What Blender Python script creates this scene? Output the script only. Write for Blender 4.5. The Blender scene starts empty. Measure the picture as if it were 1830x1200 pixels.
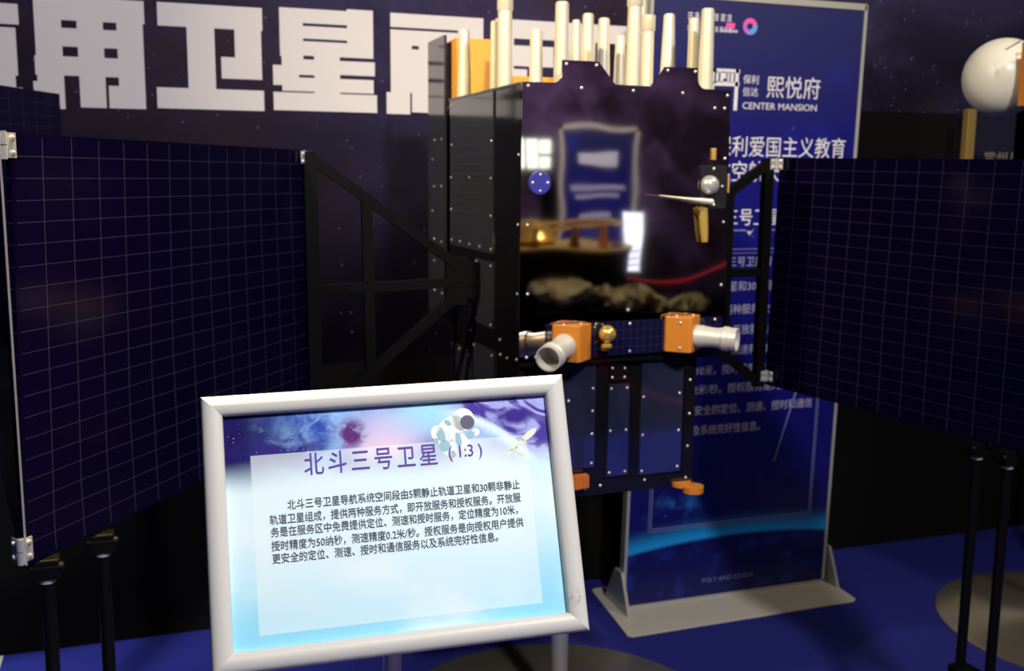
import bpy, bmesh, math, random
from mathutils import Vector, Matrix
random.seed(7)
S = bpy.context.scene
COL = S.collection
PI = math.pi

# ------------------------------------------------------------------ camera, world, exposure
CAM_H = 1.68
R_ = Vector((0.9445, -0.3283, 0.0094)); U_ = Vector((0.0414, 0.1473, 0.9882)); F_ = Vector((0.3258, 0.9330, -0.1527))
F_.normalize(); R_ = (R_ - F_ * R_.dot(F_)).normalized(); U_ = R_.cross(F_).normalized()
cd = bpy.data.cameras.new('camera'); cam = bpy.data.objects.new('camera', cd); COL.objects.link(cam)
cd.sensor_width = 36.0; cd.sensor_fit = 'HORIZONTAL'; cd.lens = 1850.0 / 1830.0 * 36.0
cd.clip_start = 0.05; cd.clip_end = 60
cam.matrix_world = Matrix(((R_.x, U_.x, -F_.x, 0), (R_.y, U_.y, -F_.y, 0), (R_.z, U_.z, -F_.z, CAM_H), (0, 0, 0, 1)))
cd.dof.use_dof = True; cd.dof.focus_distance = 1.33; cd.dof.aperture_fstop = 7.5
S.camera = cam
wd = bpy.data.worlds.new('hall_ambient'); S.world = wd; wd.use_nodes = True
wd.node_tree.nodes['Background'].inputs[0].default_value = (0.5, 0.5, 0.75, 1)
wd.node_tree.nodes['Background'].inputs[1].default_value = 0.02
vs = S.view_settings
vs.view_transform = 'Standard'; vs.look = 'None'; vs.gamma = 1.0; vs.use_curve_mapping = False; vs.exposure = 0.0
S.cycles.use_denoising = True
S.cycles.max_bounces = 8; S.cycles.caustics_reflective = False; S.cycles.caustics_refractive = False

LAMPS = []
def lamp(name, loc, aim, power, color, size, spread=180):
    l = bpy.data.lights.new(name, 'AREA'); l.shape = 'DISK'; l.size = size; l.energy = power; l.color = color; l.spread = math.radians(spread)
    o = bpy.data.objects.new(name, l); COL.objects.link(o); o.location = loc
    o.rotation_euler = (Vector(aim) - Vector(loc)).to_track_quat('-Z', 'Y').to_euler()
    LAMPS.append((o, Vector(loc), Vector(aim)))
    return o
lamp('lamp_key', (1.05, -0.75, 3.85), (0.9, 2.6, 1.4), 134, (1.0, 0.965, 0.96), 0.30)
lamp('lamp_warm', (0.35, 2.30, 4.0), (0.30, 1.05, 1.3), 95, (1.0, 0.74, 0.22), 0.20, 55)
lamp('sign_fill', (-0.15, -1.00, 3.85), (0.27, 1.21, 1.25), 0.32, (0.97, 0.98, 1.0), 0.20, 30)  # added fill, lifts the brightness of the sign alone
lamp('lamp_left', (-1.6, 1.0, 3.9), (1.0, 2.95, 2.05), 13, (1.0, 0.82, 0.52), 0.20, 40)
lamp('corner_fill', (-1.0, 2.2, 3.9), (-0.85, 3.35, 0.0), 16, (0.95, 0.96, 1.0), 0.25, 45)  # added fill for the dark floor at the left
lamp('lamp_side', (3.3, 1.2, 3.9), (1.6, 3.0, 1.6), 40, (1.0, 0.86, 0.66), 0.25)
lamp('lamp_rear', (3.2, -1.6, 3.9), (3.9, -4.5, 1.5), 130, (0.95, 0.95, 1.0), 0.3)

# ------------------------------------------------------------------ materials
def new_mat(name):
    m = bpy.data.materials.new(name); m.use_nodes = True
    return m, m.node_tree, m.node_tree.nodes['Principled BSDF']
def mat(name, col, rough=0.5, metal=0.0, ior=1.5, emit=None, estr=0.0, noise=0.0, nscale=30, coat=0.0):
    m, t, b = new_mat(name)
    b.inputs['Base Color'].default_value = (*col, 1); b.inputs['Roughness'].default_value = rough
    b.inputs['Metallic'].default_value = metal; b.inputs['IOR'].default_value = ior; b.inputs['Coat Weight'].default_value = coat
    if emit: b.inputs['Emission Color'].default_value = (*emit, 1); b.inputs['Emission Strength'].default_value = estr
    if noise:
        n = t.nodes.new('ShaderNodeTexNoise'); n.inputs['Scale'].default_value = nscale; n.inputs['Detail'].default_value = 4
        tc = t.nodes.new('ShaderNodeTexCoord'); t.links.new(tc.outputs['Object'], n.inputs['Vector'])
        mx = t.nodes.new('ShaderNodeMix'); mx.data_type = 'RGBA'
        mx.inputs[6].default_value = (*[c * (1 - noise) for c in col], 1); mx.inputs[7].default_value = (*[min(1, c * (1 + noise)) for c in col], 1)
        t.links.new(n.outputs['Fac'], mx.inputs[0]); t.links.new(mx.outputs[2], b.inputs['Base Color'])
    return m

class G:
    """small node-graph helper"""
    def __init__(s, t): s.t = t
    def _in(s, sock, v):
        if isinstance(v, bpy.types.NodeSocket): s.t.links.new(v, sock)
        elif isinstance(v, (tuple, list)) and len(v) == 3 and sock.type == 'RGBA': sock.default_value = (*v, 1)
        else: sock.default_value = v
    def math(s, op, a, b=0.0, c=None, clamp=False):
        n = s.t.nodes.new('ShaderNodeMath'); n.operation = op; n.use_clamp = clamp
        s._in(n.inputs[0], a); s._in(n.inputs[1], b)
        if c is not None: s._in(n.inputs[2], c)
        return n.outputs[0]
    def mix(s, f, a, b, mode='MIX'):
        n = s.t.nodes.new('ShaderNodeMix'); n.data_type = 'RGBA'; n.blend_type = mode; n.clamp_factor = True
        s._in(n.inputs[0], f); s._in(n.inputs[6], a); s._in(n.inputs[7], b)
        return n.outputs[2]
    def step(s, x, lo, hi):
        n = s.t.nodes.new('ShaderNodeMapRange'); n.interpolation_type = 'SMOOTHSTEP'; n.clamp = True
        s._in(n.inputs[0], x); s._in(n.inputs[1], lo); s._in(n.inputs[2], hi)
        return n.outputs[0]
    def noise(s, vec, scale, detail=4, rough=0.5, dist=0.0):
        n = s.t.nodes.new('ShaderNodeTexNoise'); s._in(n.inputs['Vector'], vec)
        n.inputs['Scale'].default_value = scale; n.inputs['Detail'].default_value = detail
        n.inputs['Roughness'].default_value = rough; n.inputs['Distortion'].default_value = dist
        return n.outputs['Fac']
    def stars(s, vec, scale, r, keep):
        n = s.t.nodes.new('ShaderNodeTexVoronoi'); s._in(n.inputs['Vector'], vec); n.inputs['Scale'].default_value = scale
        sep = s.t.nodes.new('ShaderNodeSeparateColor'); s.t.links.new(n.outputs['Color'], sep.inputs[0])
        k = s.math('GREATER_THAN', sep.outputs[0], 1 - keep)
        d = s.step(n.outputs['Distance'], r, r * 0.2)
        return s.math('MULTIPLY', s.math('MULTIPLY', d, k), sep.outputs[1])
    def coord(s, which='Object'):
        return s.t.nodes.new('ShaderNodeTexCoord').outputs[which]
    def sep(s, v):
        n = s.t.nodes.new('ShaderNodeSeparateXYZ'); s.t.links.new(v, n.inputs[0]); return n.outputs
    def blob(s, x, y, cx, cy, rx, ry, soft=0.0):
        dx = s.math('DIVIDE', s.math('SUBTRACT', x, cx), rx); dy = s.math('DIVIDE', s.math('SUBTRACT', y, cy), ry)
        d = s.math('SQRT', s.math('ADD', s.math('MULTIPLY', dx, dx), s.math('MULTIPLY', dy, dy)))
        return s.step(d, 1.0, soft)
    def box(s, x, y, x0, x1, y0, y1, e):
        a = s.math('MULTIPLY', s.step(x, x0 - e, x0 + e), s.step(x, x1 + e, x1 - e))
        return s.math('MULTIPLY', a, s.math('MULTIPLY', s.step(y, y0 - e, y0 + e), s.step(y, y1 + e, y1 - e)))

def nebula(name, dark, mid, warm, z_lo, z_hi, gain=1.0, rough=0.55):
    m, t, b = new_mat(name); g = G(t)
    v = g.coord('Object'); z = g.sep(v)[2]
    a = g.noise(v, 1.1, 6, 0.6, 0.6)
    c = g.mix(g.step(a, 0.38, 0.68), dark, mid)
    w = g.noise(v, 0.8, 5, 0.6, 0.3)
    c = g.mix(g.math('MULTIPLY', g.step(w, 0.48, 0.72), 0.8), c, warm)
    c = g.mix(g.math('MULTIPLY', g.noise(v, 45, 3, 0.7), 0.35), c, dark)
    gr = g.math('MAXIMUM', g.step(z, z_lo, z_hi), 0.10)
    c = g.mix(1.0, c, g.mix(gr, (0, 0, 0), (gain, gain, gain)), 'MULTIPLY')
    st = g.math('ADD', g.stars(v, 10, 0.085, 0.6), g.math('MULTIPLY', g.stars(v, 24, 0.15, 0.6), 0.55))
    c = g.mix(g.math('MULTIPLY', st, g.math('MAXIMUM', gr, 0.5)), c, (0.30, 0.32, 0.62))
    t.links.new(c, b.inputs['Base Color']); b.inputs['Roughness'].default_value = rough; b.inputs['IOR'].default_value = 1.06
    return m

MAT = {}
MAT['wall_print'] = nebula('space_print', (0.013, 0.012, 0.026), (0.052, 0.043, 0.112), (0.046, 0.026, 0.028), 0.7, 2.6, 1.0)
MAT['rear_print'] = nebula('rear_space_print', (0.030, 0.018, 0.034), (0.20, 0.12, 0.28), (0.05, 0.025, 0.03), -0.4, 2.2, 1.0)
MAT['black_cloth'] = mat('black_cloth', (0.004, 0.004, 0.004), 0.95, ior=1.2)
MAT['ceiling'] = mat('dark_ceiling', (0.012, 0.012, 0.014), 0.9)
MAT['carpet'] = mat('blue_carpet', (0.020, 0.024, 0.185), 0.95, ior=1.15, noise=0.18, nscale=160)
MAT['letter'] = mat('pale_letter_board', (0.70, 0.675, 0.71), 0.6, ior=1.2)
MAT['black_gloss'] = mat('black_acrylic', (0.006, 0.006, 0.007), 0.09, ior=1.9)
MAT['black_satin'] = mat('black_painted_tube', (0.003, 0.003, 0.003), 0.5, ior=1.2)
MAT['black_pole'] = mat('black_pole_paint', (0.0035, 0.0035, 0.0035), 0.38, ior=1.25)
MAT['deck'] = mat('black_deck', (0.02, 0.02, 0.022), 0.25, ior=1.6)
MAT['tube'] = mat('champagne_metal', (0.98, 0.90, 0.70), 0.30, metal=0.45)
MAT['steel'] = mat('polished_steel', (0.80, 0.79, 0.76), 0.24, metal=0.65)
MAT['rivet'] = mat('rivet_steel', (0.92, 0.88, 0.80), 0.22, metal=0.7)
MAT['brushed'] = mat('brushed_stainless', (0.40, 0.35, 0.28), 0.36, metal=0.8)
_t = MAT['brushed'].node_tree; _b = _t.nodes['Principled BSDF']; _b.inputs['Anisotropic'].default_value = 0.85
_g = _t.nodes.new('ShaderNodeTangent'); _g.direction_type = 'RADIAL'; _g.axis = 'Z'; _t.links.new(_g.outputs[0], _b.inputs['Tangent'])
MAT['chrome'] = mat('chrome_tube', (0.72, 0.70, 0.64), 0.22, metal=0.7)
MAT['orange'] = mat('orange_paint', (0.64, 0.22, 0.024), 0.42, noise=0.06, nscale=20)
MAT['orange_lit'] = mat('lit_orange_paint', (0.80, 0.33, 0.040), 0.45)  # same orange lightened, lamp light put into the deck boxes' colour
MAT['orange_dark'] = mat('burnt_orange_paint', (0.62, 0.17, 0.03), 0.45)
MAT['silver_paint'] = mat('silver_painted_nozzle', (0.74, 0.72, 0.66), 0.42, metal=0.35)
MAT['gold'] = mat('gold_plate', (1.0, 0.66, 0.14), 0.24, metal=0.75)
MAT['gold_paint'] = mat('gold_paint', (0.62, 0.42, 0.10), 0.40, metal=0.4)
MAT['old_gold'] = mat('dull_gold', (0.26, 0.18, 0.05), 0.5, metal=0.2)
MAT['white_paint'] = mat('white_dish_paint', (0.80, 0.77, 0.66), 0.32)
MAT['blue_disc'] = mat('blue_disc_paint', (0.035, 0.040, 0.30), 0.35)
MAT['plate_grey'] = mat('grey_powder_coat', (0.52, 0.49, 0.42), 0.45, noise=0.06, nscale=25)
MAT['alu'] = mat('aluminium_edge', (0.50, 0.50, 0.47), 0.35, metal=0.4)
MAT['white_print'] = mat('white_lettering', (0.66, 0.66, 0.74), 0.6)
MAT['grey_print'] = mat('grey_lettering', (0.40, 0.40, 0.55), 0.6)
MAT['dim_print'] = mat('faded_lettering', (0.30, 0.27, 0.26), 0.6)
MAT['line_print'] = mat('thin_line_print', (0.16, 0.17, 0.38), 0.6)
MAT['pink_print'] = mat('pink_mark', (0.75, 0.08, 0.40), 0.6)
MAT['sky_print'] = mat('sky_blue_mark', (0.10, 0.30, 0.70), 0.6)
MAT['violet_print'] = mat('violet_mark', (0.45, 0.12, 0.60), 0.6)
MAT['title_ink'] = mat('violet_ink', (0.10, 0.045, 0.38), 0.6)
MAT['body_ink'] = mat('slate_ink', (0.085, 0.105, 0.150), 0.6)
MAT['rope_red'] = mat('red_rope', (0.42, 0.012, 0.015), 0.7)
MAT['clear'] = mat('smoked_plate', (0.022, 0.020, 0.022), 0.12, ior=1.7)
MAT['rail_end'] = mat('rail_silver', (0.70, 0.66, 0.58), 0.5)

# satellite front: mirror sheet with slightly uneven surface
m, t, b = new_mat('dark_mirror_sheet'); g = G(t)
b.inputs['Base Color'].default_value = (0.62, 0.53, 0.50, 1); b.inputs['Metallic'].default_value = 1.0; b.inputs['Roughness'].default_value = 0.035
bp = t.nodes.new('ShaderNodeBump'); bp.inputs['Strength'].default_value = 0.30; bp.inputs['Distance'].default_value = 0.0018
t.links.new(g.noise(g.coord('Object'), 5.5, 1, 0.4), bp.inputs['Height']); t.links.new(bp.outputs['Normal'], b.inputs['Normal'])
MAT['mirror'] = m

def cells(name, base, line, nu, nv, wu, wv, rough=0.16, ior=1.5):
    """solar cell face: UV 0..1 over the sheet, nu x nv cells, thin pale lines"""
    m, t, b = new_mat(name); g = G(t)
    uv = g.sep(g.coord('UV'))
    def ln(x, n, w):
        f = g.math('FRACT', g.math('MULTIPLY', x, n))
        d = g.math('MINIMUM', f, g.math('SUBTRACT', 1.0, f))
        return g.step(d, w, w * 0.4)
    k = g.math('MAXIMUM', ln(uv[0], nu, wu), ln(uv[1], nv, wv))
    edge = g.box(uv[0], uv[1], 0.12 / nu, 1 - 0.12 / nu, 0.12 / nv, 1 - 0.12 / nv, 0.001)
    c = g.mix(g.noise(g.coord('Object'), 3, 3), tuple(x * 0.7 for x in base), tuple(x * 1.3 for x in base))
    c = g.mix(g.math('MULTIPLY', k, edge), c, line)
    t.links.new(c, b.inputs['Base Color']); b.inputs['Roughness'].default_value = rough; b.inputs['IOR'].default_value = ior
    return m
MAT['wing_cells'] = cells('wing_solar_cells', (0.0024, 0.0012, 0.0150), (0.034, 0.032, 0.068), 14, 20, 0.017, 0.022, 0.16, 1.28)
MAT['matte_cells'] = cells('matte_solar_cells', (0.0050, 0.0040, 0.026), (0.025, 0.024, 0.060), 14, 20, 0.022, 0.026, 0.6, 1.15)
MAT['strip_cells'] = cells('strip_solar_cells', (0.006, 0.006, 0.034), (0.028, 0.028, 0.075), 26, 4, 0.04, 0.035, 0.08, 1.8)
MAT['body_cells'] = cells('body_solar_cells', (0.27, 0.31, 0.70), (0.22, 0.26, 0.62), 8, 22, 0.05, 0.05, 0.06, 1.5)
MAT['side_cells'] = cells('side_solar_cells', (0.030, 0.032, 0.046), (0.042, 0.045, 0.062), 16, 16, 0.06, 0.06, 0.10, 1.9)

# banner print
MAT['body_cells'].node_tree.nodes['Principled BSDF'].inputs['Metallic'].default_value = 0.94
m, t, b = new_mat('blue_space_banner'); g = G(t)
uv = g.coord('UV'); u, v, _ = g.sep(uv); ob = g.coord('Object')
n1 = g.noise(ob, 2.2, 6, 0.6, 0.5)
c = g.mix(g.step(v, 0.70, 1.0), (0.006, 0.006, 0.155), (0.020, 0.022, 0.105))
c = g.mix(g.step(v, 0.42, 0.18), c, (0.006, 0.006, 0.120))
milky = g.blob(g.math('ADD', u, g.math('MULTIPLY', g.math('SUBTRACT', v, 0.8), -0.35)), v, 0.80, 0.78, 0.20, 0.34, 0.1)
c = g.mix(g.math('MULTIPLY', milky, g.step(n1, 0.42, 0.75)), c, (0.012, 0.035, 0.62))
c = g.mix(g.math('MULTIPLY', g.step(g.noise(ob, 5, 5, 0.65), 0.55, 0.8), 0.5), c, (0.010, 0.020, 0.36))
neb = g.blob(u, v, 0.22, 0.175, 0.20, 0.06, 0.0)
c = g.mix(g.math('MULTIPLY', neb, g.step(g.noise(ob, 9, 5), 0.45, 0.75)), c, (0.03, 0.22, 0.75))
du = g.math('SUBTRACT', u, 0.55)
va = g.math('SUBTRACT', 0.110, g.math('MULTIPLY', g.math('MULTIPLY', du, du), 0.058))
dv = g.math('SUBTRACT', v, va)
up = g.step(dv, 0.050, 0.0); dn = g.step(dv, -0.007, 0.001)
glow = g.math('MULTIPLY', g.math('MULTIPLY', up, up), dn)
c = g.mix(g.math('MULTIPLY', g.step(dv, 0.0, -0.01), 0.75), c, g.mix(g.step(g.noise(ob, 12, 6), 0.5, 0.7), (0.006, 0.008, 0.10), (0.012, 0.03, 0.27)))
c = g.mix(glow, c, (0.012, 0.30, 0.78))
st = g.math('ADD', g.stars(ob, 14, 0.10, 0.4), g.math('MULTIPLY', g.stars(ob, 38, 0.14, 0.3), 0.5))
c = g.mix(g.math('MULTIPLY', st, 0.5), c, (0.10, 0.16, 0.85))
t.links.new(c, b.inputs['Base Color']); b.inputs['Roughness'].default_value = 0.35; b.inputs['IOR'].default_value = 1.4
MAT['banner'] = m

# sign poster print: UV 0..1, v up
m, t, b = new_mat('sky_and_space_poster'); g = G(t)
uv = g.coord('UV'); u, v, _ = g.sep(uv)
n1 = g.noise(uv, 5.0, 6, 0.6, 0.8); n2 = g.noise(uv, 11.0, 6, 0.65, 0.4); n3 = g.noise(uv, 2.6, 4, 0.5, 0.3)
sky = g.mix(g.step(v, 0.50, 0.04), (0.70, 0.92, 0.98), (0.32, 0.76, 0.98))
sky = g.mix(g.math('MULTIPLY', g.step(n3, 0.42, 0.66), 0.6), sky, (0.86, 0.97, 0.98))
sp = g.mix(g.step(n1, 0.35, 0.62), (0.040, 0.085, 0.45), (0.26, 0.50, 0.88))
sp = g.mix(g.blob(u, v, 0.50, 0.87, 0.22, 0.18, 0.1), sp, (0.66, 0.62, 0.90))
sp = g.mix(g.math('MULTIPLY', g.blob(u, v, 0.66, 0.95, 0.22, 0.14, 0.2), 0.9), sp, (0.42, 0.80, 0.95))
left = g.math('MULTIPLY', g.step(u, 0.30, 0.03), g.step(g.math('ADD', n1, g.math('MULTIPLY', u, -0.6)), 0.10, 0.36))
sp = g.mix(left, sp, (0.014, 0.008, 0.115))
sp = g.mix(g.math('MULTIPLY', g.blob(u, v, -0.02, 0.88, 0.20, 0.24, 0.25), 0.9), sp, (0.012, 0.007, 0.10))
sp = g.mix(g.math('MULTIPLY', g.blob(u, v, 0.17, 0.83, 0.20, 0.10, 0.2), g.step(n2, 0.38, 0.54)), sp, (0.035, 0.022, 0.20))
sp = g.mix(g.math('MULTIPLY', g.blob(u, v, 0.47, 0.80, 0.15, 0.10, 0.1), 0.8), sp, (0.95, 0.66, 0.80))
wisp = g.step(g.noise(uv, 8.0, 6, 0.65, 1.8), 0.50, 0.66)
sp = g.mix(g.math('MULTIPLY', wisp, g.math('MULTIPLY', g.blob(u, v, 0.26, 0.93, 0.20, 0.12, 0.2), 0.8)), sp, (0.42, 0.66, 0.95))
pk = g.blob(g.math('ADD', u, g.math('MULTIPLY', n2, 0.03)), v, 0.395, 0.880, 0.060, 0.095, 0.3)
sp = g.mix(g.math('MULTIPLY', pk, g.step(n2, 0.40, 0.50)), sp, (0.13, 0.030, 0.20))
# planet limb on the upper right and the violet streaks beyond it
dx = g.math('SUBTRACT', u, 0.55); dy = g.math('SUBTRACT', v, 0.30)
rr = g.math('SQRT', g.math('ADD', g.math('MULTIPLY', g.math('MULTIPLY', dx, dx), 1.95), g.math('MULTIPLY', dy, dy)))
right = g.step(u, 0.62, 0.76)
outside = g.math('MULTIPLY', g.step(rr, 0.668, 0.682), right)
stripes = g.step(g.noise(g.coord('UV'), 7, 3, 0.5, 2.5), 0.40, 0.62)
sp = g.mix(g.math('MULTIPLY', right, g.step(rr, 0.69, 0.5)), sp, (0.66, 0.74, 0.93))
sp = g.mix(outside, sp, g.mix(stripes, (0.075, 0.045, 0.34), (0.42, 0.45, 0.86)))
dk = g.blob(u, v, 0.895, 0.905, 0.075, 0.055, 0.35)
sp = g.mix(g.math('MULTIPLY', dk, outside), sp, (0.05, 0.025, 0.27))
limb = g.math('MULTIPLY', g.math('MULTIPLY', g.step(rr, 0.62, 0.67), g.step(rr, 0.70, 0.675)), right)
sp = g.mix(limb, sp, (0.75, 0.93, 1.0))
ss = g.stars(uv, 60, 0.16, 0.25)
sp = g.mix(g.math('MULTIPLY', ss, g.step(v, 0.72, 0.8)), sp, (0.9, 0.9, 1.0))
fade = g.step(g.math('ADD', v, g.math('MULTIPLY', n3, 0.12)), 0.70, 0.86)
c = g.mix(fade, sky, sp)
pan = g.box(u, v, 0.078, 0.922, 0.06, 0.815, 0.002)
c = g.mix(g.math('MULTIPLY', pan, 0.5), c, (0.90, 1.0, 1.0))
t.links.new(c, b.inputs['Base Color']); b.inputs['Roughness'].default_value = 0.5; b.inputs['IOR'].default_value = 1.15
MAT['poster'] = m

# sign frame: white-silver with a little grime
m, t, b = new_mat('pearl_white_frame'); g = G(t)
v = g.coord('Object')
c = g.mix(g.math('MULTIPLY', g.step(g.noise(v, 26, 6, 0.7), 0.62, 0.80), 0.25), (0.63, 0.612, 0.575), (0.18, 0.165, 0.15))
for px_, pz_, rr_ in ((0.216, -0.122, 0.020), (0.212, -0.138, 0.013), (-0.205, -0.152, 0.014), (-0.190, -0.157, 0.010), (0.207, 0.160, 0.010), (0.150, 0.146, 0.006), (-0.208, 0.060, 0.006)):
    q_ = Vector((0.2769, 1.2185, 1.2584)) + Vector((0.9954, -0.0928, 0.0253)) * px_ + Vector((0.0086, 0.3485, 0.9373)) * pz_ - Vector((0.2769, 1.30, 0.0))
    vd = t.nodes.new('ShaderNodeVectorMath'); vd.operation = 'DISTANCE'; t.links.new(v, vd.inputs[0]); vd.inputs[1].default_value = q_
    c = g.mix(g.math('MULTIPLY', g.step(vd.outputs['Value'], rr_, rr_ * 0.3), g.step(g.noise(v, 160, 4, 0.7), 0.50, 0.64)), c, (0.10, 0.085, 0.07))
t.links.new(c, b.inputs['Base Color']); b.inputs['Roughness'].default_value = 0.42; b.inputs['Metallic'].default_value = 0.0; b.inputs['IOR'].default_value = 1.35
MAT['frame'] = m
MAT['grime'] = mat('dark_scuff', (0.10, 0.085, 0.07), 0.7)

# crumpled gold foil
m, t, b = new_mat('crumpled_gold_foil'); g = G(t)
b.inputs['Base Color'].default_value = (0.62, 0.52, 0.24, 1); b.inputs['Metallic'].default_value = 1; b.inputs['Roughness'].default_value = 0.22
bp = t.nodes.new('ShaderNodeBump'); bp.inputs['Strength'].default_value = 1.0; bp.inputs['Distance'].default_value = 0.05
t.links.new(g.noise(g.coord('Object'), 9, 6, 0.7), bp.inputs['Height']); t.links.new(bp.outputs['Normal'], b.inputs['Normal'])
MAT['foil'] = m
MAT['screen'] = mat('lit_screen', (0.8, 0.85, 0.9), 0.3, emit=(0.72, 0.82, 1.0), estr=2.2)
MAT['panel_lit'] = mat('glowing_letter_panel', (0.8, 0.9, 0.8), 0.3, emit=(0.86, 1.0, 0.88), estr=2.0)  # glow for the panels that replace pale wall lettering
MAT['screen_blue'] = mat('screen_blue_line', (0.02, 0.05, 0.5), 0.3, emit=(0.02, 0.06, 0.6), estr=0.6)
MAT['lamp_face'] = mat('lamp_face', (0.9, 0.9, 0.9), 0.3)

# ------------------------------------------------------------------ mesh helpers
OFF = {}
class MB:
    def __init__(s): s.v = []; s.f = []; s.uv = None
    def add(s, verts, faces):
        n = len(s.v); s.v += [Vector(p) for p in verts]; s.f += [[i + n for i in f] for f in faces]; return s
    def box(s, x0, x1, y0, y1, z0, z1, M=None):
        p = [Vector((x, y, z)) for z in (z0, z1) for y in (y0, y1) for x in (x0, x1)]
        if M: p = [M @ q for q in p]
        return s.add(p, [(0, 2, 3, 1), (4, 5, 7, 6), (0, 1, 5, 4), (1, 3, 7, 5), (3, 2, 6, 7), (2, 0, 4, 6)])
    def bar(s, a, b, w, h, up=(0, 1, 0)):
        a = Vector(a); b = Vector(b); d = (b - a).normalized(); u = Vector(up); sd = d.cross(u).normalized(); u = sd.cross(d)
        p = [q + sd * i * w / 2 + u * j * h / 2 for q in (a, b) for i, j in ((-1, -1), (1, -1), (1, 1), (-1, 1))]
        return s.add(p, [(3, 2, 1, 0), (4, 5, 6, 7), (0, 1, 5, 4), (1, 2, 6, 5), (2, 3, 7, 6), (3, 0, 4, 7)])
    def prism(s, poly, y0, y1, axis='y'):
        def P(a, b, c): return (a, c, b) if axis == 'y' else ((c, a, b) if axis == 'x' else (a, b, c))
        n = len(poly)
        v = [P(a, b, y0) for a, b in poly] + [P(a, b, y1) for a, b in poly]
        f = [list(range(n)), list(range(2 * n - 1, n - 1, -1))] + [[i, n + i, n + (i + 1) % n, (i + 1) % n] for i in range(n)]
        return s.add(v, f)
    def lathe(s, prof, org, axis=(0, 0, 1), n=32, cap=True):
        org = Vector(org); ax = Vector(axis).normalized(); t = ax.orthogonal().normalized(); q = ax.cross(t)
        v = []
        for r, h in prof:
            for i in range(n):
                a = 2 * PI * i / n; v.append(org + ax * h + (t * math.cos(a) + q * math.sin(a)) * r)
        f = []
        for k in range(len(prof) - 1):
            for i in range(n):
                j = (i + 1) % n; f.append([k * n + i, k * n + j, (k + 1) * n + j, (k + 1) * n + i])
        if cap:
            f.append(list(range(n - 1, -1, -1))); m = (len(prof) - 1) * n; f.append([m + i for i in range(n)])
        return s.add(v, f)
    def cyl(s, a, b, r, r2=None, n=24):
        a = Vector(a); b = Vector(b); return s.lathe([(r, 0), (r if r2 is None else r2, (b - a).length)], a, b - a, n)
    def ball(s, c, r, n=20, sx=1, sy=1, sz=1):
        c = Vector(c); v = []; m = n // 2
        for i in range(m + 1):
            th = PI * i / m
            for j in range(n):
                ph = 2 * PI * j / n
                v.append(c + Vector((r * sx * math.sin(th) * math.cos(ph), r * sy * math.sin(th) * math.sin(ph), r * sz * math.cos(th))))
        return s.add(v, [[i * n + j, (i + 1) * n + j, (i + 1) * n + (j + 1) % n, i * n + (j + 1) % n] for i in range(m) for j in range(n)])
    def tube(s, pts, r, n=12):
        pts = [Vector(p) for p in pts]; v = []
        for i, p in enumerate(pts):
            d = (pts[min(i + 1, len(pts) - 1)] - pts[max(i - 1, 0)]).normalized()
            sd = d.cross(Vector((0, 0, 1)));  sd = sd.normalized() if sd.length > 1e-4 else Vector((1, 0, 0)); up = sd.cross(d)
            for j in range(n):
                a = 2 * PI * j / n; v.append(p + (sd * math.cos(a) + up * math.sin(a)) * r)
        f = [[i * n + j, i * n + (j + 1) % n, (i + 1) * n + (j + 1) % n, (i + 1) * n + j] for i in range(len(pts) - 1) for j in range(n)]
        f += [list(range(n - 1, -1, -1)), [(len(pts) - 1) * n + j for j in range(n)]]
        return s.add(v, f)
    def sheet(s, c00, c10, c11, c01, thick, nu=1, nv=1):
        """slab whose front face carries UV 0..1; corners lower-left, lower-right, upper-right, upper-left seen from the front"""
        c = [Vector(q) for q in (c00, c10, c11, c01)]
        nrm = (c[1] - c[0]).cross(c[3] - c[0]).normalized()
        base = len(s.v); s.uv = s.uv or {}
        for k in (0, 1):
            for q in c: s.v.append(q - nrm * thick * k)
        b = base
        s.uv[len(s.f)] = [(0, 0), (1, 0), (1, 1), (0, 1)]
        s.f += [[b, b + 1, b + 2, b + 3], [b + 7, b + 6, b + 5, b + 4]]
        s.f += [[b + i, b + 4 + i, b + 4 + (i + 1) % 4, b + (i + 1) % 4] for i in range(4)]
        return s

def reg(o, off): OFF[o.name] = Vector(off)
def obj(name, mb, m, parent=None, off=None, smooth=False, bevel=0.0, seg=2, label=None, solid=None):
    if parent is not None: off = OFF[parent.name]
    off = Vector(off or (0, 0, 0))
    me = bpy.data.meshes.new(name)
    me.from_pydata([p - off for p in mb.v], [], mb.f); me.update()
    if mb.uv:
        ul = me.uv_layers.new(name='UVMap')
        for fi, co in mb.uv.items():
            for li, c in zip(me.polygons[fi].loop_indices, co): ul.data[li].uv = c
    me.materials.append(MAT[m] if isinstance(m, str) else m)
    if not mb.uv:
        bm = bmesh.new(); bm.from_mesh(me); bmesh.ops.recalc_face_normals(bm, faces=bm.faces); bm.to_mesh(me); bm.free()
    o = bpy.data.objects.new(name, me); COL.objects.link(o)
    if parent is not None: o.parent = parent
    else: o.location = off
    reg(o, off)
    if bevel:
        md = o.modifiers.new('bevel', 'BEVEL'); md.width = bevel; md.segments = seg; md.limit_method = 'ANGLE'; md.angle_limit = 0.6
    if smooth:
        for p in me.polygons: p.use_smooth = True
        try: me.set_sharp_from_angle(angle=0.7)
        except Exception: pass
    if label: o['label'] = label
    return o
def tag(o, label, cat, group=None, kind=None):
    o['label'] = label; o['category'] = cat
    if group: o['group'] = group
    if kind: o['kind'] = kind
    return o
def thing(name, label, cat, loc, group=None):
    o = bpy.data.objects.new(name, None); COL.objects.link(o); o.location = loc; o.empty_display_size = 0.1
    reg(o, loc); return tag(o, label, cat, group)
def struct(name, mb, m, **k):
    o = obj(name, mb, m, **k); o['kind'] = 'structure'; o['label'] = k.get('label') or name.replace('_', ' '); return o
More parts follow.
